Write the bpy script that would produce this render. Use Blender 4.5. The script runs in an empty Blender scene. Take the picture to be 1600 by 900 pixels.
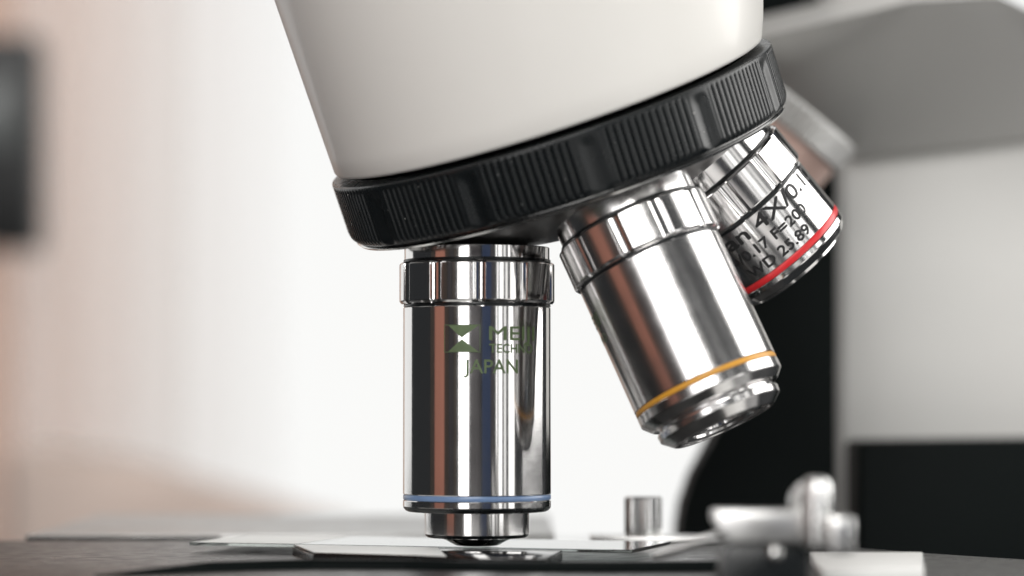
import bpy, bmesh, math, random
from mathutils import Vector, Matrix
random.seed(7)
SC = bpy.context.scene
COL = SC.collection
MM = 0.001
rad = math.radians

# ------------------------------------------------------------------ camera
D_CAM = 0.437                 # camera to the axis of the working objective
PITCH = 2.3178
cam_data = bpy.data.cameras.new('camera')
cam_data.sensor_width = 36.0
cam_data.lens = 94.5
cam_data.clip_start = 0.01
cam_data.clip_end = 50
cam_data.dof.use_dof = True
cam_data.dof.focus_distance = 0.434
cam_data.dof.aperture_fstop = 9.0
cam = bpy.data.objects.new('camera', cam_data)
cam.location = (0, -D_CAM, 0)
cam.rotation_euler = (rad(90 + PITCH), 0, 0)
COL.objects.link(cam)
SC.camera = cam

# ------------------------------------------------------------------ world, lamps, exposure
world = bpy.data.worlds.new('World')
SC.world = world
world.use_nodes = True
world.node_tree.nodes['Background'].inputs[0].default_value = (0.9, 0.95, 1.0, 1)
world.node_tree.nodes['Background'].inputs[1].default_value = 0.03
SC.render.engine = 'CYCLES'
SC.cycles.use_denoising = True
SC.cycles.sample_clamp_indirect = 4.0
SC.cycles.caustics_refractive = False
SC.view_settings.view_transform = 'Standard'
SC.view_settings.look = 'None'
SC.view_settings.exposure = 0.0
SC.view_settings.gamma = 1.0
SC.view_settings.use_curve_mapping = False


def area_lamp(name, psi, dist, width, height, zc, power, color=(1, 1, 1)):
    """rectangular lamp facing the objectives; psi = bearing from the camera direction, + is right"""
    d = bpy.data.lights.new(name, 'AREA')
    d.shape = 'RECTANGLE'
    d.size = width
    d.size_y = height
    d.energy = power
    d.color = color
    o = bpy.data.objects.new(name, d)
    p = Vector((math.sin(rad(psi)) * dist, -math.cos(rad(psi)) * dist, zc))
    o.location = p
    o.rotation_euler = (Vector((0, 0, 0.0)) - p).to_track_quat('-Z', 'Y').to_euler()
    COL.objects.link(o)
    return o


# daylight panes on the photographer's side of the room
area_lamp('window_lamp_narrow', -20, 1.0, 0.27, 1.0, 0.15, 3.0, (1.0, 0.98, 0.97))
area_lamp('window_lamp_high', -5, 1.15, 0.52, 1.05, 0.80, 14.5, (1.0, 0.985, 0.96))
for psi, wid, power in ((30.5, 0.035, 0.14), (36.5, 0.10, 0.38), (44.0, 0.06, 0.16), (55.0, 0.17, 0.75)):
    area_lamp('window_lamp_pane', psi, 1.0, wid, 0.7, 0.05, power, (1.0, 0.99, 0.97))
area_lamp('window_lamp_side', 99, 1.2, 1.25, 1.2, 0.55, 20, (1.0, 0.985, 0.96))


# ------------------------------------------------------------------ materials
def nd(nt, kind, loc=(0, 0)):
    n = nt.nodes.new(kind)
    n.location = loc
    return n


def mat(name, color, rough=0.5, metal=0.0, spec=0.5, coat=0.0, noise=0.0, noise_scale=60.0,
        bump=0.0, bump_scale=400.0, rough_var=0.0):
    m = bpy.data.materials.new(name)
    m.use_nodes = True
    nt = m.node_tree
    b = nt.nodes['Principled BSDF']
    b.inputs['Base Color'].default_value = (*color, 1)
    b.inputs['Roughness'].default_value = rough
    b.inputs['Metallic'].default_value = metal
    b.inputs['Specular IOR Level'].default_value = spec
    b.inputs['Coat Weight'].default_value = coat
    b.inputs['Coat Roughness'].default_value = 0.12
    tc = nd(nt, 'ShaderNodeTexCoord')
    if noise:
        n = nd(nt, 'ShaderNodeTexNoise')
        n.inputs['Scale'].default_value = noise_scale
        n.inputs['Detail'].default_value = 5
        nt.links.new(tc.outputs['Object'], n.inputs['Vector'])
        mr = nd(nt, 'ShaderNodeMapRange')
        mr.inputs[1].default_value = 0.3
        mr.inputs[2].default_value = 0.7
        mr.inputs[3].default_value = 1 - noise
        mr.inputs[4].default_value = 1 + noise
        nt.links.new(n.outputs[0], mr.inputs[0])
        mx = nd(nt, 'ShaderNodeVectorMath')
        mx.operation = 'SCALE'
        mx.inputs[0].default_value = color
        nt.links.new(mr.outputs[0], mx.inputs['Scale'])
        nt.links.new(mx.outputs[0], b.inputs['Base Color'])
    if rough_var:
        n = nd(nt, 'ShaderNodeTexNoise')
        n.inputs['Scale'].default_value = noise_scale * 2.3
        n.inputs['Detail'].default_value = 6
        nt.links.new(tc.outputs['Object'], n.inputs['Vector'])
        mr = nd(nt, 'ShaderNodeMapRange')
        mr.inputs[1].default_value = 0.3
        mr.inputs[2].default_value = 0.7
        mr.inputs[3].default_value = max(0.02, rough - rough_var)
        mr.inputs[4].default_value = rough + rough_var
        nt.links.new(n.outputs[0], mr.inputs[0])
        nt.links.new(mr.outputs[0], b.inputs['Roughness'])
    if bump:
        n = nd(nt, 'ShaderNodeTexNoise')
        n.inputs['Scale'].default_value = bump_scale
        n.inputs['Detail'].default_value = 3
        nt.links.new(tc.outputs['Object'], n.inputs['Vector'])
        bp = nd(nt, 'ShaderNodeBump')
        bp.inputs['Strength'].default_value = bump
        bp.inputs['Distance'].default_value = 0.0002
        nt.links.new(n.outputs[0], bp.inputs['Height'])
        nt.links.new(bp.outputs[0], b.inputs['Normal'])
    return m


def chrome_mat(name, color=(0.80, 0.79, 0.785), rough=0.12, aniso=0.6, groove=0.07):
    """turned and plated steel: fine lathe lines run round the axis and smear reflections along it"""
    m = bpy.data.materials.new(name)
    m.use_nodes = True
    nt = m.node_tree
    b = nt.nodes['Principled BSDF']
    b.inputs['Base Color'].default_value = (*color, 1)
    b.inputs['Metallic'].default_value = 1
    b.inputs['Anisotropic'].default_value = aniso
    b.inputs['Anisotropic Rotation'].default_value = 0.25
    tg = nd(nt, 'ShaderNodeTangent')
    tg.direction_type = 'RADIAL'
    tg.axis = 'Z'
    nt.links.new(tg.outputs[0], b.inputs['Tangent'])
    tc = nd(nt, 'ShaderNodeTexCoord')
    mp = nd(nt, 'ShaderNodeMapping')
    mp.inputs['Scale'].default_value = (90, 90, 9000)
    nt.links.new(tc.outputs['Object'], mp.inputs['Vector'])
    n = nd(nt, 'ShaderNodeTexNoise')
    n.inputs['Scale'].default_value = 1.0
    n.inputs['Detail'].default_value = 3
    nt.links.new(mp.outputs[0], n.inputs['Vector'])
    bp = nd(nt, 'ShaderNodeBump')
    bp.inputs['Strength'].default_value = groove
    bp.inputs['Distance'].default_value = 0.00002
    nt.links.new(n.outputs[0], bp.inputs['Height'])
    nt.links.new(bp.outputs[0], b.inputs['Normal'])
    n2 = nd(nt, 'ShaderNodeTexNoise')          # handling smudges
    n2.inputs['Scale'].default_value = 260
    n2.inputs['Detail'].default_value = 6
    nt.links.new(tc.outputs['Object'], n2.inputs['Vector'])
    mr = nd(nt, 'ShaderNodeMapRange')
    mr.inputs[1].default_value = 0.35
    mr.inputs[2].default_value = 0.75
    mr.inputs[3].default_value = rough * 0.92
    mr.inputs[4].default_value = rough * 1.18
    nt.links.new(n2.outputs[0], mr.inputs[0])
    nt.links.new(mr.outputs[0], b.inputs['Roughness'])
    return m


def emit_mat(name, color, strength):
    m = bpy.data.materials.new(name)
    m.use_nodes = True
    nt = m.node_tree
    nt.nodes.clear()
    e = nd(nt, 'ShaderNodeEmission')
    e.inputs[0].default_value = (*color, 1)
    e.inputs[1].default_value = strength
    o = nd(nt, 'ShaderNodeOutputMaterial')
    nt.links.new(e.outputs[0], o.inputs[0])
    return m


def sheer_mat(name, color, clear):
    m = bpy.data.materials.new(name)
    m.use_nodes = True
    nt = m.node_tree
    nt.nodes.clear()
    t = nd(nt, 'ShaderNodeBsdfTransparent')
    d = nd(nt, 'ShaderNodeBsdfDiffuse')
    d.inputs[0].default_value = (*color, 1)
    l = nd(nt, 'ShaderNodeBsdfTranslucent')
    l.inputs[0].default_value = (*color, 1)
    a = nd(nt, 'ShaderNodeMixShader')
    a.inputs[0].default_value = 0.7
    nt.links.new(d.outputs[0], a.inputs[1])
    nt.links.new(l.outputs[0], a.inputs[2])
    x = nd(nt, 'ShaderNodeMixShader')
    x.inputs[0].default_value = 1 - clear
    nt.links.new(t.outputs[0], x.inputs[1])
    nt.links.new(a.outputs[0], x.inputs[2])
    o = nd(nt, 'ShaderNodeOutputMaterial')
    nt.links.new(x.outputs[0], o.inputs[0])
    return m


def glass_mat(name):
    m = bpy.data.materials.new(name)
    m.use_nodes = True
    b = m.node_tree.nodes['Principled BSDF']
    b.inputs['Base Color'].default_value = (0.9, 0.97, 0.95, 1)
    b.inputs['Roughness'].default_value = 0.02
    b.inputs['Transmission Weight'].default_value = 1
    b.inputs['IOR'].default_value = 1.5
    return m


M = dict(
    chrome=chrome_mat('polished chrome'),
    chrome_soft=chrome_mat('satin chrome', (0.78, 0.77, 0.765), 0.21, 0.65, 0.08),
    chrome_plain=mat('plain chrome', (0.78, 0.78, 0.77), 0.16, 1.0, rough_var=0.05, noise_scale=150),
    clamp=mat('bead blasted alloy', (0.86, 0.86, 0.85), 0.30, 1.0, rough_var=0.08, noise_scale=90),
    white=mat('white lacquer', (0.84, 0.84, 0.82), 0.35, 0.0, 0.6, noise=0.04, noise_scale=90),
    glare_white=mat('white slide glare', (0.86, 0.87, 0.85), 0.45, 0.0, 0.5, noise=0.03, noise_scale=200),  # window glare put into a white colour for slide and holder
    plate=mat('glossy black plate', (0.012, 0.012, 0.012), 0.10, 0.0, 0.7, rough_var=0.04, noise_scale=120),
    steel=mat('brushed steel', (0.66, 0.66, 0.65), 0.30, 1.0, rough_var=0.08, noise_scale=80),
    satin=mat('satin aluminium', (0.62, 0.62, 0.61), 0.42, 0.7, rough_var=0.08, noise_scale=90),
    black_part=mat('black anodised metal', (0.007, 0.009, 0.010), 0.29, 0.0, 0.42, rough_var=0.06, noise_scale=120, bump=0.08, bump_scale=2500),
    turret=mat('dark turned metal', (0.30, 0.30, 0.30), 0.36, 1.0, rough_var=0.05, noise_scale=120),
    cream=mat('cream enamel', (0.80, 0.785, 0.75), 0.38, 0.0, 0.5, coat=0.25, noise=0.012, noise_scale=30, bump=0.05, bump_scale=1500),
    arm_grey=mat('grey enamel', (0.66, 0.655, 0.635), 0.45, 0.0, 0.4, noise=0.03, noise_scale=14),
    arm_black=mat('black enamel', (0.005, 0.007, 0.007), 0.6, 0.0, 0.06, noise=0.1, noise_scale=30),
    stage=mat('black stage coating', (0.018, 0.018, 0.018), 0.34, 0.0, 0.5, noise=0.2, noise_scale=140, bump=0.25, bump_scale=900, rough_var=0.08),
    lint=mat('pale lint', (0.6, 0.6, 0.58), 0.9, noise=0.1),
    lens=mat('coated lens glass', (0.01, 0.012, 0.016), 0.04, 0.0, 0.8, coat=0.5),
    glass=glass_mat('slide glass'),
    green_ink=mat('green filled engraving', (0.085, 0.125, 0.055), 0.6, noise=0.12, noise_scale=900),
    black_ink=mat('black filled engraving', (0.008, 0.008, 0.009), 0.5, noise=0.1, noise_scale=900),
    blue=mat('blue band paint', (0.15, 0.235, 0.40), 0.30, noise=0.06, noise_scale=500, coat=0.2),
    yellow=mat('yellow band paint', (0.62, 0.30, 0.035), 0.40, noise=0.06, noise_scale=500),
    red=mat('red band paint', (0.62, 0.02, 0.025), 0.35, noise=0.05, noise_scale=500, coat=0.2),
    peach_reflection=mat('peach reflection tint', (0.66, 0.47, 0.41), 0.40, 0.3, noise=0.05, noise_scale=60),  # pink of mirrored peach cloth put into the chrome barrel's colour
    salmon=mat('terracotta plaster', (0.56, 0.24, 0.17), 0.8, noise=0.06, noise_scale=8),
    brown=mat('dark brown timber', (0.055, 0.040, 0.030), 0.7, noise=0.2, noise_scale=10),
    navy=mat('navy cloth', (0.028, 0.050, 0.115), 0.9, noise=0.1, noise_scale=10),
    bench=mat('pale bench laminate', (0.72, 0.71, 0.70), 0.5, noise=0.04, noise_scale=12),
    slate=mat('slate grey cloth', (0.06, 0.055, 0.06), 0.9, noise=0.1, noise_scale=10),
    beige=mat('beige cloth', (0.85, 0.70, 0.62), 0.9, noise=0.06, noise_scale=9),
    device=mat('black device shell', (0.014, 0.016, 0.017), 0.38, noise=0.1, noise_scale=20),
    device_highlight=mat('grey device highlight', (0.11, 0.12, 0.12), 0.25, noise=0.1, noise_scale=20),
    window=emit_mat('overcast daylight', (1.0, 1.0, 0.985), 0.96),
    sheer=sheer_mat('peach sheer cloth', (0.90, 0.69, 0.58), 0.74),
    veil=sheer_mat('pale veil cloth', (0.90, 0.78, 0.72), 0.82),
    drape=sheer_mat('peach drape cloth', (0.90, 0.66, 0.54), 0.34),
)


# ------------------------------------------------------------------ mesh helpers (all in millimetres)
def link(name, bm, material, parent=None, matrix=None, sharp=32, smooth=True):
    me = bpy.data.meshes.new(name)
    bmesh.ops.recalc_face_normals(bm, faces=bm.faces)
    bm.to_mesh(me)
    bm.free()
    me.materials.append(M[material])
    if smooth:
        me.shade_smooth()
        me.set_sharp_from_angle(angle=rad(sharp))
    o = bpy.data.objects.new(name, me)
    COL.objects.link(o)
    if parent is not None:
        o.parent = parent
        if matrix is not None:
            o.matrix_parent_inverse = Matrix.Translation(-ROOT_LOC)
    if matrix is not None:
        o.matrix_basis = matrix
    return o


def bevel_profile(pts, b=0.15):
    """cut every corner of a (r, s) profile by a small chamfer so that edges catch the light"""
    out = [pts[0]]
    for i in range(1, len(pts) - 1):
        p, q, n = Vector(pts[i - 1]), Vector(pts[i]), Vector(pts[i + 1])
        a, c = p - q, n - q
        k = min(b, a.length * 0.4, c.length * 0.4)
        if k < 1e-4 or a.angle(c) > rad(172):
            out.append(tuple(q))
            continue
        out.append(tuple(q + a.normalized() * k))
        out.append(tuple(q + c.normalized() * k))
    out.append(pts[-1])
    return out


def lathe(pts, phis=None, rfun=None, seg=128, closed=False):
    """turn a (radius, s) profile about local Z; s runs down the axis (local z = -s)"""
    bm = bmesh.new()
    if phis is None:
        phis = [2 * math.pi * i / seg for i in range(seg)]
    rings = []
    for r, s in pts:
        if r < 1e-6:
            rings.append([bm.verts.new((0, 0, -s * MM))])
            continue
        ring = []
        for f in phis:
            rr = rfun(f, r, s) if rfun else r
            ring.append(bm.verts.new((rr * math.cos(f) * MM, rr * math.sin(f) * MM, -s * MM)))
        rings.append(ring)
    n = len(phis)
    pairs = list(zip(rings[:-1], rings[1:]))
    if closed:
        pairs.append((rings[-1], rings[0]))
    for a, b in pairs:
        for i in range(n):
            j = (i + 1) % n
            if len(a) == 1 and len(b) == 1:
                continue
            if len(a) == 1:
                bm.faces.new((a[0], b[i], b[j]))
            elif len(b) == 1:
                bm.faces.new((a[i], b[0], a[j]))
            else:
                bm.faces.new((a[i], b[i], b[j], a[j]))
    return bm


def prism(poly, a0, a1, plane='XZ', bev=0.0, segs=2):
    """extrude a polygon (mm) between a0 and a1 along the third axis"""
    bm = bmesh.new()

    def v(p, a):
        if plane == 'XZ':
            return (p[0] * MM, a * MM, p[1] * MM)
        if plane == 'XY':
            return (p[0] * MM, p[1] * MM, a * MM)
        return (a * MM, p[0] * MM, p[1] * MM)
    A = [bm.verts.new(v(p, a0)) for p in poly]
    B = [bm.verts.new(v(p, a1)) for p in poly]
    bm.faces.new(A)
    bm.faces.new(B[::-1])
    for i in range(len(poly)):
        j = (i + 1) % len(poly)
        bm.faces.new((A[i], B[i], B[j], A[j]))
    if bev:
        bmesh.ops.bevel(bm, geom=bm.edges[:], offset=bev * MM, segments=segs, profile=0.5, affect='EDGES')
    return bm


def box(x0, x1, y0, y1, z0, z1, bev=0.0, segs=2):
    return prism([(x0, z0), (x1, z0), (x1, z1), (x0, z1)], y0, y1, 'XZ', bev, segs)


def at(px, py, y):
    """millimetre x, z of the photo point (px, py) on the upright plane y (mm) behind the working objective"""
    c, s = math.cos(rad(PITCH)), math.sin(rad(PITCH))
    u, w = (px - 800) / 4200, (450 - py) / 4200
    k = (y + 437) / (c - w * s)
    return (u * k, (s + w * c) * k)


def poly_at(pts, y):
    return [at(px, py, y) for px, py in pts]


# ------------------------------------------------------------------ axes of the tilted turret
TH, AZ = rad(21.95), rad(34.64)
APEX = Vector((-5.67, 0, 83.52))                       # mm, where all objective axes meet
AX = Vector((math.sin(TH) * math.cos(AZ), math.sin(TH) * math.sin(AZ), -math.cos(TH)))


def objective_axis(k):
    return Matrix.Rotation(-k * rad(72), 3, AX) @ Vector((0, 0, -1))


def axis_matrix(d, s0, frame='front'):
    """local -Z runs down the axis d, local -Y looks to the camera, origin s0 mm below the apex"""
    z = -d.normalized()
    if frame == 'front':
        y = Vector((0, 1, 0))
        y = (y - z * y.dot(z)).normalized()
        x = y.cross(z)
    else:
        x = Vector((1, 0, 0))
        x = (x - z * x.dot(z)).normalized()
        y = z.cross(x)
    m = Matrix((x, y, z)).transposed().to_4x4()
    m.translation = (APEX + d * s0) * MM
    return m


ROOT_LOC = Vector((0.02, 0.06, -0.032))
scope = bpy.data.objects.new('microscope', None)
scope.location = ROOT_LOC
scope['label'] = 'white and black microscope with chrome objectives on a tilted rotating nosepiece'
scope['category'] = 'microscope'
COL.objects.link(scope)
I4 = Matrix.Identity(4)


def structure(o):
    o['kind'] = 'structure'
    return o


# ------------------------------------------------------------------ background
structure(link('daylight_window', box(-3000, 520, 1850, 1870, -135, 1900), 'window', smooth=False))
# what stands on the photographer's side and is mirrored in the chrome


def side_wall(name, psi0, psi1, dist, z0, z1, material):
    a, b = rad(psi0), rad(psi1)
    p = [(math.sin(t) * r, -math.cos(t) * r) for t, r in ((a, dist), (b, dist), (b, dist + 30), (a, dist + 30))]
    structure(link(name, prism(p, z0, z1, 'XY'), material, smooth=False))


side_wall('terracotta_wall', -68, -51, 900, -500, 1100, 'salmon')
side_wall('timber_wall', -50.5, -44, 900, -500, 1100, 'brown')
side_wall('grey_wall', -43, -37, 910, -500, 1100, 'slate')
side_wall('timber_wall', -36, -31, 900, -500, 1100, 'brown')
side_wall('timber_wall', -76, -70, 900, -500, 900, 'brown')
side_wall('photographer_panel', -11, 6, 960, -500, 130, 'slate')  # unseen dark panel added in place of the photographer
side_wall('navy_wall', 8, 21, 900, -60, 130, 'navy')
side_wall('slate_wall', 21.4, 26, 905, -60, 120, 'slate')


structure(link('bench', box(-20, 900, -900, -125, -190, -160, 2), 'bench', smooth=False))


def curtain_sheet(name, x0, x1, y, z0, z1, material, parent, amp, waves, seed):
    rnd = random.Random(seed)
    ph = rnd.uniform(0, 6)
    bm = bmesh.new()
    n = 90
    rows = []
    for z in (z0, (z0 + z1) / 2, z1):
        row = []
        for i in range(n + 1):
            t = i / n
            yy = y + amp * math.sin(ph + t * waves * 2 * math.pi) + amp * 0.4 * math.sin(ph * 2 + t * waves * 4.6 * math.pi)
            row.append(bm.verts.new(((x0 + (x1 - x0) * t) * MM, yy * MM, z * MM)))
        rows.append(row)
    for a, b in zip(rows[:-1], rows[1:]):
        for i in range(n):
            bm.faces.new((a[i], a[i + 1], b[i + 1], b[i]))
    o = link(name, bm, material, parent, sharp=80)
    return o


cur = curtain_sheet('curtain', -640, -312, 1250, -700, 900, 'drape', None, 5, 4, 3)
cur['label'] = 'blurred peach curtain hanging at the left edge before the bright window'
cur['category'] = 'curtain'
curtain_sheet('sheer_layer', -520, -272, 1285, -700, 900, 'sheer', cur, 4, 4, 4)
curtain_sheet('sheer_layer', -500, -246, 1315, -700, 900, 'sheer', cur, 4, 4, 5)
curtain_sheet('sheer_layer', -480, -215, 1345, -700, 900, 'sheer', cur, 4, 4, 6)
curtain_sheet('sheer_layer', -470, -186, 1375, -700, 900, 'veil', cur, 4, 4, 8)
curtain_sheet('sheer_layer', -460, -158, 1400, -700, 900, 'veil', cur, 4, 4, 9)

dev = link('black_device', prism(poly_at([(-150, 392), (58, 392), (64, 384), (64, 64), (56, 56), (-150, 58)], 1180), 1170, 1200, 'XZ', 2.5), 'device')
dev['label'] = 'blurred black rounded device at the left edge before the peach curtain'
dev['category'] = 'device'
link('highlight_plate', prism(poly_at([(-120, 240), (24, 240), (30, 225), (30, 140), (22, 128), (-120, 128)], 1166), 1162, 1171, 'XZ', 1.5), 'device_highlight', dev)  # grey plate painted for the soft highlight on the shell

cush = link('cushion', prism([at(20, 700, 1100), at(200, 722, 1100), at(330, 765, 1100), at(450, 800, 1100), at(560, 830, 1100),
                             at(560, 1000, 1100), at(20, 1000, 1100)], 1060, 1180, 'XZ', 12, 3), 'beige')
cush['label'] = 'blurred beige sloping cushion low on the left behind the stage'
cush['category'] = 'cushion'

# ------------------------------------------------------------------ microscope arm, behind on the right
link('arm', prism(poly_at([(1310, 225), (1800, 190), (1800, 1000), (1310, 1000)], 140), 140, 230, 'XZ', 2.2, 3), 'arm_grey', scope, I4)


def wedge():
    """overhang of the arm: its underside leans out towards the viewer"""
    bm = bmesh.new()
    low = [(1180, 130, 135), (1335, 243, 135), (1800, 192, 135)]
    up = [(1180, 60, 100), (1425, 2, 100), (1560, -6, 100), (1800, 110, 100)]
    L = [bm.verts.new((at(a, b, y)[0] * MM, y * MM, at(a, b, y)[1] * MM)) for a, b, y in low]
    U = [bm.verts.new((at(a, b, y)[0] * MM, y * MM, at(a, b, y)[1] * MM)) for a, b, y in up]
    LB = [bm.verts.new((v.co.x, 0.24, v.co.z)) for v in L]
    UB = [bm.verts.new((v.co.x, 0.24, v.co.z + 0.03)) for v in U]
    bm.faces.new((L[0], L[1], U[1], U[0]))
    bm.faces.new((L[1], L[2], U[3], U[2], U[1]))
    bm.faces.new((L[0], LB[0], LB[1], L[1]))
    bm.faces.new((L[1], LB[1], LB[2], L[2]))
    for i in range(3):
        bm.faces.new((U[i], U[i + 1], UB[i + 1], UB[i]))
    bm.faces.new((L[0], U[0], UB[0], LB[0]))
    bm.faces.new((L[2], LB[2], UB[3], U[3]))
    bm.faces.new((LB[0], UB[0], UB[1], UB[2], UB[3], LB[2], LB[1]))
    return bm


link('arm_overhang', wedge(), 'arm_grey', scope, I4, sharp=20)
link('head_tube', prism(poly_at([(1285, 64), (1330, 45), (1470, -6), (1470, -150), (1285, -150)], 160), 145, 235, 'XZ', 3), 'arm_grey', scope, I4)
link('head_shroud', prism(poly_at([(1120, 36), (1278, 30), (1278, -150), (1120, -150)], 150), 144, 235, 'XZ', 2), 'arm_black', scope, I4)
curve = [(1062, 880), (1063, 830), (1069, 790), (1084, 745), (1106, 705), (1135, 664), (1158, 610), (1168, 540), (1172, 440), (1180, 240)]
link('focus_bracket', prism(poly_at(curve + [(1306, 240), (1306, 880)], 114), 114, 138, 'XZ', 0.8), 'arm_black', scope, I4, sharp=40)
link('base_housing', prism(poly_at([(1345, 690), (1800, 684), (1800, 1000), (1345, 1000)], 112), 112, 138, 'XZ', 1.0), 'arm_black', scope, I4)

# knurled adjusting knob between the overhang and the short objective
kx, kz = at(1237, 185, 104)
kd = Vector((-0.62, 0.10, -0.77)).normalized()
km = Matrix.Translation(Vector((kx, 104, kz)) * MM) @ Vector((0, 0, -1)).rotation_difference(kd).to_matrix().to_4x4()


def knurl(f, r, s):
    return r + (0.35 * math.sin(f * 60) if r > 13.5 else 0)


knob = link('adjusting_knob', lathe([(0, -3.2), (13.2, -3.2), (14.0, -2.6), (14.0, 2.4), (13.2, 3.0), (0, 3.0)], seg=480, rfun=knurl), 'satin', scope, km)
link('knob_barrel', lathe(bevel_profile([(0, 3.05), (13.3, 3.05), (12.6, 22), (0, 22)], 0.4)), 'peach_reflection', knob)

# ------------------------------------------------------------------ stage
ZS = -25.8
stage_poly = [(-140, -130), (-140, 38), (-96, 48), (44, 48), (66, 11), (84, -13), (104, -50), (112, -130)]
stage = link('stage', prism(stage_poly, ZS - 5, ZS, 'XY', 0.3, 2), 'stage', scope, I4)
rp = link('rear_plate', prism([(-90, 62), (-54, 62), (8, 66), (8, 150), (-90, 150)], -26.9, -25.6, 'XY', 0.15), 'satin', stage)
link('edge_shade', prism([(-89.8, 61.2), (-54, 61.2), (-54, 62.1), (-89.8, 62.1)], -27.0, -25.75, 'XY', 0.1), 'arm_black', rp)  # black strip put in for the gap shadow along the plate front
link('travel_bar', prism([(14, 38), (40, 34), (44, 46), (14, 49)], ZS, -24.6, 'XY', 0.2), 'steel', stage)


def pin(f, r, s):
    return r + (0.10 * math.sin(f * 26) if r > 3.0 else 0)


px_, pz_ = at(1005, 780, 43)
link('stop_pin', lathe([(0, 0), (2.9, 0), (3.25, 0.3), (3.25, 6.6), (2.9, 6.9), (0, 6.9)], seg=208, rfun=pin), 'chrome_plain', stage,
     None).location = (px_ * MM, 0.043, (-24.6 + 6.9) * MM)

# specimen holder: polished plate, black curved finger, clamp on the right
plate = [(-31, -17), (-15, -24.5), (-5, -31.5), (5, -33), (8, -9), (-36, 5)]
holder = link('specimen_holder', prism(plate, ZS, -24.62, 'XY', 0.08), 'black_part', scope, I4, sharp=50)
link('top_plate', prism([(x * 0.995, y * 0.995) for x, y in plate], -24.6, -24.25, 'XY', 0.05), 'plate', holder, sharp=50)
fing = [(-60, -49.8), (-55, -45.5), (-45, -36.5), (-38, -32), (-30, -29), (-16, -30.5), (-5, -34.5), (14, -36.5), (30, -34), (42, -33),
        (42, -36), (30, -37), (14, -39.5), (-5, -37.5), (-16, -33), (-30, -31.5), (-38, -34.8), (-45, -39), (-55, -48)]
link('glare_corner', prism([(-30.8, -16.9), (-15, -24.2), (-10, -27.6), (-12, -3.6), (-35.6, 4.6)], -24.24, -24.16, 'XY'), 'glare_white', holder, smooth=False)  # white sheet painted where the plate mirrors the bright window
fb = prism(fing, ZS, -24.5, 'XY', 0.12)
for v in fb.verts:                              # the finger thins out towards its free tip
    t = min(max((-0.046 - v.co.x) / 0.014, 0), 1)
    v.co.z = ZS * MM + (v.co.z - ZS * MM) * (1 - 0.8 * t)
link('holder_finger', fb, 'arm_black', holder, sharp=50)
link('end_plate', prism([(63.5, -20), (58, -57), (43, -64), (46, -20)], ZS, -24.0, 'XY', 0.2), 'white', holder)

YC = -78.0
cb = at(1115, 797, YC)
ce = at(1262, 846, YC)
link('clamp_bar', prism([(cb[0], cb[1]), (ce[0], cb[1]), (ce[0], ce[1]), (cb[0] + 2, ce[1]), (cb[0] + 0.6, cb[1] - 2.4), (cb[0], cb[1] - 1.6)], YC - 3, YC + 6, 'XZ', 0.35, 3), 'clamp', holder)
b0 = at(1120, 850, YC)
b1 = at(1262, 895, YC)
link('clamp_base', prism([(b0[0], -27), (b1[0], -27), (b1[0], b0[1]), (b0[0] + 1, b0[1])], YC - 2, YC + 7, 'XZ', 0.4), 'black_part', holder)
sx, sz = at(1210, 864, YC - 2)
sc = bmesh.new()
bmesh.ops.create_uvsphere(sc, u_segments=24, v_segments=14, radius=1.15 * MM)
so = link('highlight_ball', sc, 'chrome_plain', holder)  # chrome ball added for the bright highlight below the bar
so.location = (sx * MM, (YC - 2.2) * MM, sz * MM)
tx, tz = at(1274, 745, YC - 5)
bz = at(1274, 857, YC - 5)[1]
# round-headed thumb screw: flat disc head in front of an upright shank
th_ = link('thumb_screw', lathe(bevel_profile([(0, 0), (1.2, 0.1), (1.75, 0.7), (1.95, 1.7), (1.95, tz - bz - 0.6), (1.6, tz - bz), (0, tz - bz)], 0.2), seg=48), 'clamp', holder)
th_.location = (tx * MM + 0.0002, (YC - 5) * MM, tz * MM)
dx, dz = at(1266, 784, YC)
dm = Matrix.Translation((dx * MM, YC * MM, dz * MM)) @ Matrix.Rotation(rad(90), 4, 'X') @ Matrix.Rotation(rad(18), 4, 'Y')
dk = link('thumb_disc', lathe(bevel_profile([(0, -1.3), (2.7, -1.3), (2.7, 1.3), (0, 1.3)], 0.5), seg=48), 'clamp', holder)
dk.matrix_basis = dm
c0 = at(1292, 806, YC - 6)
c1 = at(1331, 862, YC - 6)
link('clamp_block', box(c0[0], c1[0], YC - 9, YC - 3, c1[1], c0[1], 0.5, 3), 'clamp', holder)


def tube(points, radii, seg=20):
    bm = bmesh.new()
    rings = []
    for i, p in enumerate(points):
        p = Vector(p)
        d = (Vector(points[min(i + 1, len(points) - 1)]) - Vector(points[max(i - 1, 0)])).normalized()
        u = d.orthogonal().normalized()
        w = d.cross(u)
        rings.append([bm.verts.new((p + (u * math.cos(a) + w * math.sin(a)) * radii[i]) * MM) for a in [2 * math.pi * k / seg for k in range(seg)]])
    for a, b in zip(rings[:-1], rings[1:]):
        for i in range(seg):
            bm.faces.new((a[i], b[i], b[(i + 1) % seg], a[(i + 1) % seg]))
    bm.faces.new(rings[0])
    bm.faces.new(rings[-1][::-1])
    return bm


def w3(px, py, y):
    x, z = at(px, py, y)
    return (x, y, z)


link('holder_lever', tube([w3(1128, 838, -74), w3(1105, 845, -70), w3(1078, 854, -62), w3(1050, 863, -52), w3(1024, 869, -46)], [0.8, 0.8, 0.75, 0.7, 0.6]), 'clamp', holder)

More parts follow.
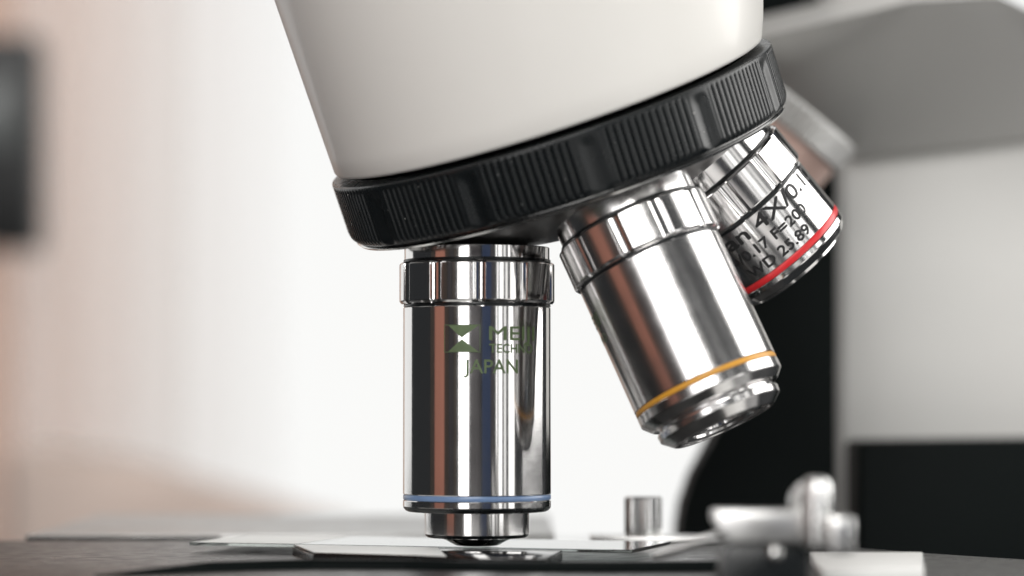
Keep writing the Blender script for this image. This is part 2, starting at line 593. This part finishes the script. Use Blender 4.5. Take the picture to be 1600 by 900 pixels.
# the specimen slide lies loose under the objective
sl = link('microscope_slide', box(-48, 28, -13, 13, -24.72, -24.18, 0.05, 1), 'glass')
sl.location = (-0.004, 0.010, 0)
sl.rotation_euler = (0, 0, rad(-17))
link('glare_end', box(-47.6, -29, -12.6, 12.6, -24.17, -24.14), 'glare_white', sl, smooth=False)  # white sheet added to whiten the slide like window glare
sl['label'] = 'thin clear glass slide under the tip of the blue banded objective'
sl['category'] = 'slide'

# ------------------------------------------------------------------ head casting
def head():
    bm = bmesh.new()
    seg = 160
    m = axis_matrix(AX, 0, 'side')
    xs, ys, zs = (m.to_3x3().col[i].copy() for i in range(3))
    rings = []
    prof = [(37.75, 0.0, -8), (37.75, 33.5, 0)]
    steps = [(35.0, 0.0), (36.6, 0.05), (37.0, 0.25), (37.2, 0.7)]
    rows = []
    for r, t in steps:
        rows.append((r, t, 0.0))
    for t in (4, 8, 14, 22, 32, 44, 58, 74, 90):
        g = 0.150 * t
        rows.append((37.2 + g, t, g))
    for r, t, g in rows:
        c = APEX + AX * (37.9 - t) + Vector((g * 1.0, g * 0.2, 0))
        rings.append([bm.verts.new((c + (xs * math.cos(a) + ys * math.sin(a)) * r) * MM) for a in [2 * math.pi * k / seg for k in range(seg)]])
    for a, b in zip(rings[:-1], rings[1:]):
        for i in range(seg):
            bm.faces.new((a[i], b[i], b[(i + 1) % seg], a[(i + 1) % seg]))
    bm.faces.new(rings[0])
    bm.faces.new(rings[-1][::-1])
    return bm


link('head_casting', head(), 'cream', scope, I4, sharp=60)

# ------------------------------------------------------------------ revolving nosepiece
MR = axis_matrix(AX, 0, 'side')
NR, PITCH_R = 13, 24.0 / 13


def grip_angles():
    """sample angles and radius offsets: 12 ridged pads parted by smooth hollow flutes"""
    out = []
    for k in range(12):
        c = -22.5 + 30 * k                    # centre of the flute
        for t in (-3.0, -2.6, -2.0, -1.4, -0.7, 0, 0.7, 1.4, 2.0, 2.6):
            out.append((c + t, -0.55 * math.cos(t / 3.0 * math.pi / 2) ** 1.5 if abs(t) < 3 else 0.0))
        for i in range(NR):
            a = c + 3.0 + i * PITCH_R
            out.append((a + 0.00 * PITCH_R, -0.02 if i == 0 else -0.38))
            out.append((a + 0.20 * PITCH_R, -0.06))
            out.append((a + 0.36 * PITCH_R, 0.0))
            out.append((a + 0.62 * PITCH_R, 0.0))
            out.append((a + 0.80 * PITCH_R, -0.06))
    out.sort()
    return out


GA = grip_angles()
GD = {round(rad(a), 6): d for a, d in GA}


def grip(f, r, s):
    d = GD[round(f, 6)]
    flute = abs(((math.degrees(f) + 22.5 + 15) % 30) - 15) < 2.99
    if flute:
        w = min(max((s - 39.25) / 2.6, 0), 1) * min(max((49.0 - s) / 1.2, 0), 1)
        w = w * w * (3 - 2 * w)
    else:
        w = min(max((s - 39.25) / 0.6, 0), 1) * min(max((48.6 - s) / 0.5, 0), 1)
    return r + d * w


ring_prof = [(34.5, 38.75), (37.75, 38.8), (38.1, 39.0), (38.2, 39.3), (38.2, 39.6), (38.2, 39.9), (38.2, 40.2), (38.2, 40.6), (38.2, 41.1), (38.2, 41.7), (38.2, 47.6), (38.12, 48.0),
             (37.95, 48.4), (37.65, 48.8), (37.3, 49.1), (36.2, 49.5), (34.0, 49.6)]
nose = link('nosepiece_ring', lathe(ring_prof, [rad(a) for a, d in GA], grip), 'black_part', scope, MR, sharp=28)
# lint and dust caught on the grip
dust = bmesh.new()
rd = random.Random(11)
for q in range(26):
    a_, s_ = rad(rd.uniform(-172, -12)), rd.uniform(39.6, 48.2)
    mm_ = Matrix.Translation((38.2 * math.cos(a_) * MM, 38.2 * math.sin(a_) * MM, -s_ * MM)) @ Matrix.Rotation(rd.uniform(0, 6), 4, 'X') @ Matrix.Rotation(rd.uniform(0, 6), 4, 'Y')
    mm_ = mm_ @ Matrix.Diagonal((1, rd.uniform(0.5, 1), rd.uniform(0.5, 2.2), 1))
    bmesh.ops.create_icosphere(dust, subdivisions=1, radius=rd.uniform(0.03, 0.085) * MM, matrix=mm_)
link('dust', dust, 'lint', nose)['kind'] = 'stuff'
# turret dome below the ring, a shallow ball about the meeting point of the axes
dome = [(33.9, 48.6), (35.9, 49.7)]
for k in range(0, 17):
    a = rad(35.2 - 35.2 * k / 16)
    dome.append((59.6 * math.sin(a), 59.6 * math.cos(a) if a > 0 else 59.6))
dome[-1] = (0, 59.6)
link('turret_dome', lathe(dome), 'turret', nose)
link('bright_rim', lathe([(36.2, 49.3), (37.1, 49.3), (37.35, 49.55), (37.1, 49.9), (36.0, 50.05), (35.5, 49.6)], closed=True), 'chrome_plain', nose)

# ------------------------------------------------------------------ objectives
S0 = 59.5
NL = 11


def lug_angles(off):
    out = []
    p = 360.0 / NL
    for k in range(NL):
        c = off + k * p
        for t in (-5.2, -4.6, -3.2, -1.6, 0, 1.6, 3.2, 4.6):
            u = t / 5.2
            out.append(((c + t) % 360, 0.62 * math.sqrt(max(0, 1 - u * u)) if abs(u) < 1 else 0.0))
        for i in range(9):
            out.append(((c + 5.2 + (p - 10.4) * i / 9) % 360, 0.0))
    out = sorted(set((round(a, 4), d) for a, d in out))
    return out


def text_mesh(body, cap, width, x0, zbase, R, weight=0.0):
    """lettering wrapped round a barrel: x0 = arc start (mm), zbase = local z of the baseline (mm)"""
    cu = bpy.data.curves.new('txt', 'FONT')
    cu.body = body
    cu.size = 10
    cu.resolution_u = 6
    ob = bpy.data.objects.new('txt', cu)
    COL.objects.link(ob)
    dg = bpy.context.evaluated_depsgraph_get()
    dg.update()
    me = bpy.data.meshes.new_from_object(ob.evaluated_get(dg))
    bpy.data.objects.remove(ob)
    bm = bmesh.new()
    bm.from_mesh(me)
    bpy.data.meshes.remove(me)
    xs = [v.co.x for v in bm.verts]
    ys = [v.co.y for v in bm.verts]
    xm, w = min(xs), max(xs) - min(xs)
    h = 7.2                                     # cap height of the built-in face at size 10
    for v in bm.verts:
        v.co.x = x0 + (v.co.x - xm) / w * width
        v.co.y = zbase + v.co.y / h * cap
        v.co.z = 0
    if weight:                                  # heavier strokes: shifted copies, each a hair further out
        base = bm.copy()
        tmp = bpy.data.meshes.new('tmp')
        for q, (dx, dy) in enumerate(((1, 0), (-1, 0), (0, 1), (0, -1))):
            c = base.copy()
            for v in c.verts:
                v.co += Vector((dx * weight, dy * weight, 0.004 * (q + 1)))
            c.to_mesh(tmp)
            c.free()
            bm.from_mesh(tmp)
        base.free()
        bpy.data.meshes.remove(tmp)
    return bm


def wrap(bm, R):
    xs = [v.co.x for v in bm.verts]
    x = min(xs) + 0.35
    while x < max(xs):
        bmesh.ops.bisect_plane(bm, geom=bm.verts[:] + bm.edges[:] + bm.faces[:], plane_co=(x, 0, 0), plane_no=(1, 0, 0))
        x += 0.35
    for v in bm.verts:
        f = v.co.x / R
        rr = R + v.co.z
        v.co = Vector((rr * math.sin(f) * MM, -rr * math.cos(f) * MM, v.co.y * MM))
    return bm


def link_print(name, bm, material, parent):
    me = bpy.data.meshes.new(name)
    bm.normal_update()
    bm.to_mesh(me)
    bm.free()
    me.materials.append(M[material])
    o = bpy.data.objects.new(name, me)
    COL.objects.link(o)
    o.parent = parent
    return o


def rel(pts):
    return [(r, s - S0) for r, s in pts]


RB = 12.02


def make_objective(k, barrel, band, band_col, nose_prof, lens_prof, lug_off, metal, label):
    d = objective_axis(k)
    m = axis_matrix(d, S0)
    b = link('objective', lathe(rel(bevel_profile(barrel, 0.12)), seg=160), metal, scope, m, sharp=14)
    b['label'] = label
    la = lug_angles(lug_off)
    ld = {round(rad(a), 6): q for a, q in la}
    col = bevel_profile([(11.2, 61.75), (12.30, 61.75), (12.66, 62.1), (12.66, 68.1), (12.30, 68.55), (11.2, 68.55)], 0.1)
    link('grip_collar', lathe(rel(col), [rad(a) for a, q in la], lambda f, r, s: r - (ld[round(f, 6)] if r > 12 else 0)), metal, b, sharp=18)
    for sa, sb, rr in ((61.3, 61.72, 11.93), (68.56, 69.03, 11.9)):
        link('gap_shade_ring', lathe(rel([(11.0, sa), (rr, sa), (rr + 0.06, (sa + sb) / 2), (rr, sb), (11.0, sb)]), closed=True), 'black_part', b)  # black ring added so the gap beside the collar shows as shade
    link('colour_band', lathe(rel([(11.6, band[0] + 0.02), (11.93, band[0] + 0.05), (11.99, band[0] + 0.2), (11.99, band[1] - 0.2), (11.93, band[1] - 0.05), (11.6, band[1] - 0.02)])), band_col, b, sharp=60)
    n = link('nose_ring', lathe(rel(bevel_profile(nose_prof, 0.1)), seg=160), metal, b, sharp=14)
    for lp, mt in lens_prof:
        link('front_lens' if mt == 'lens' else 'lens_ring', lathe(rel(lp), seg=96), mt, n)
    return b


# long working objective, blue band
b40 = [(0, 59.3), (11.85, 59.3), (11.85, 61.7), (11.5, 61.75), (11.4, 68.5), (11.4, 69.0), (RB, 69.05), (RB, 99.25), (11.78, 99.3), (11.78, 100.15), (RB, 100.2), (RB, 101.3), (0, 101.3)]
n40 = [(0, 102.06), (8.5, 102.06), (8.5, 105.75), (5.6, 105.8), (5.5, 106.5), (3.5, 107.55), (0, 107.55)]
o40 = make_objective(0, b40, (99.3, 100.15), 'blue', n40,
                     [([(0, 107.56), (2.4, 107.56), (2.2, 107.62), (0, 107.62)], 'lens')], 272, 'chrome',
                     'upright chrome objective with a blue band')
link('underside_shade_ring', lathe(rel([(0, 101.32), (11.98, 101.32), (11.9, 101.5), (11.6, 101.85), (11.2, 102.05), (0, 102.05)])), 'black_part', o40)  # black rings painted where the metal underside would mirror the dark stage
link('underside_shade_ring', lathe(rel([(5.7, 105.77), (8.46, 105.77), (8.3, 106.0), (8.0, 106.22), (5.7, 106.3)]), closed=True), 'black_part', o40)


def local_z(py):
    """local height on the working objective of photo row py"""
    return at(745, py, -12)[1] - (83.52 - S0)


RT = RB + 0.03
o = link_print('lettering', wrap(text_mesh('MEIJI', 2.25, 8.4, 2.1, local_z(531), RT, 0.05), RT), 'green_ink', o40)
o = link_print('lettering', wrap(text_mesh('TECHNO', 1.45, 7.9, 2.1, local_z(551), RT, 0.035), RT), 'green_ink', o40)
o = link_print('lettering', wrap(text_mesh('JAPAN', 2.25, 8.9, -1.95, local_z(583), RT, 0.04), RT), 'green_ink', o40)


def logo(x0, x1, z0, z1):
    bm = bmesh.new()

    def poly(p):
        bm.faces.new([bm.verts.new((a, b, 0)) for a, b in p])
    xm, zm = (x0 + x1) / 2, (z0 + z1) / 2
    w, h = x1 - x0, z1 - z0
    poly([(x0 + 0.10 * w, z1), (xm, zm + 0.02 * h), (x1 - 0.02 * w, z1)])
    poly([(x0 + 0.10 * w, z0), (x1 - 0.02 * w, z0), (xm, zm - 0.02 * h)])
    e = 0.09
    poly([(x0, z0), (x0 + e, z0), (x0 + e, z1), (x0, z1)])
    poly([(x1 - e, z0), (x1, z0), (x1, z1), (x1 - e, z1)])
    poly([(x0 + e, z1 - e), (x1 - e, z1 - e), (x1 - e, z1), (x0 + e, z1)])
    poly([(x0 + e, z0), (x1 - e, z0), (x1 - e, z0 + e), (x0 + e, z0 + e)])
    return bm


link_print('logo', wrap(logo(-5.25, 0.65, local_z(550.5), local_z(507)), RT), 'green_ink', o40)

# middle objective, yellow band
b10 = [(0, 58.2), (11.6, 58.2), (11.6, 61.7), (11.5, 61.75), (11.4, 68.5), (11.4, 69.0), (RB, 69.05), (RB, 90.15), (11.78, 90.2), (11.78, 91.0), (RB, 91.05), (RB, 92.6), (10.7, 94.0), (9.6, 94.2), (9.5, 94.7), (0, 94.7)]
n10 = [(0, 94.71), (10.1, 94.71), (10.3, 94.95), (10.2, 96.0), (8.5, 97.5), (7.9, 97.55), (7.7, 97.2), (6.6, 97.1), (6.4, 97.4), (5.2, 97.35), (5.0, 96.8), (3.8, 96.7), (3.6, 96.95), (2.9, 96.9), (2.8, 96.2), (0, 96.2)]
o10 = make_objective(1, b10, (90.2, 91.0), 'yellow', n10,
                     [([(0, 96.5), (1.4, 96.45), (2.7, 96.22)], 'lens')], 255, 'chrome_soft',
                     'slanting chrome objective with a yellow band')
link_print('lettering', wrap(text_mesh('MEIJI', 2.25, 8.0, -22.5, -(75.5 - S0), RT), RT), 'green_ink', o10)
link_print('lettering', wrap(text_mesh('TECHNO', 1.45, 7.6, -22.3, -(78.2 - S0), RT), RT), 'green_ink', o10)
link_print('lettering', wrap(text_mesh('0.17', 1.7, 5.2, 15.2, -(82.2 - S0), RT), RT), 'black_ink', o10)

# short objective, red band
b4 = [(0, 58.2), (11.6, 58.2), (11.6, 61.7), (11.5, 61.75), (11.4, 68.5), (11.4, 69.0), (RB, 69.05), (RB, 78.5), (11.78, 78.55), (11.78, 79.6), (RB, 79.65), (RB, 80.6), (11.0, 82.0), (10.2, 82.2), (0, 82.2)]
n4 = [(0, 82.21), (9.6, 82.21), (9.4, 82.9), (8.8, 83.0), (8.6, 82.6), (0, 82.6)]
o4 = make_objective(2, b4, (78.55, 79.6), 'red', n4,
                    [([(0, 83.3), (3, 83.2), (6.5, 82.62)], 'lens')], 262, 'chrome',
                    'short chrome objective with a red band')
link_print('lettering', wrap(text_mesh('Plan 4X/0.10', 2.55, 26.0, -11.5, -(71.9 - S0), RT, 0.10), RT), 'black_ink', o4)
link_print('lettering', wrap(text_mesh('\u221e/0.17 F=200', 1.8, 17.6, -10.6, -(74.75 - S0), RT, 0.08), RT), 'black_ink', o4)
link_print('lettering', wrap(text_mesh('WD 25.89', 1.8, 13.0, -8.0, -(77.65 - S0), RT, 0.08), RT), 'black_ink', o4)

# the two empty sockets at the back of the turret are capped
for k in (3, 4):
    link('socket_cap', lathe(bevel_profile([(0, 58.2 - S0), (11.0, 58.2 - S0), (11.0, 61.5 - S0), (0, 61.5 - S0)], 0.4), seg=64), 'black_part', nose,
         None).matrix_basis = MR.inverted() @ axis_matrix(objective_axis(k), S0)
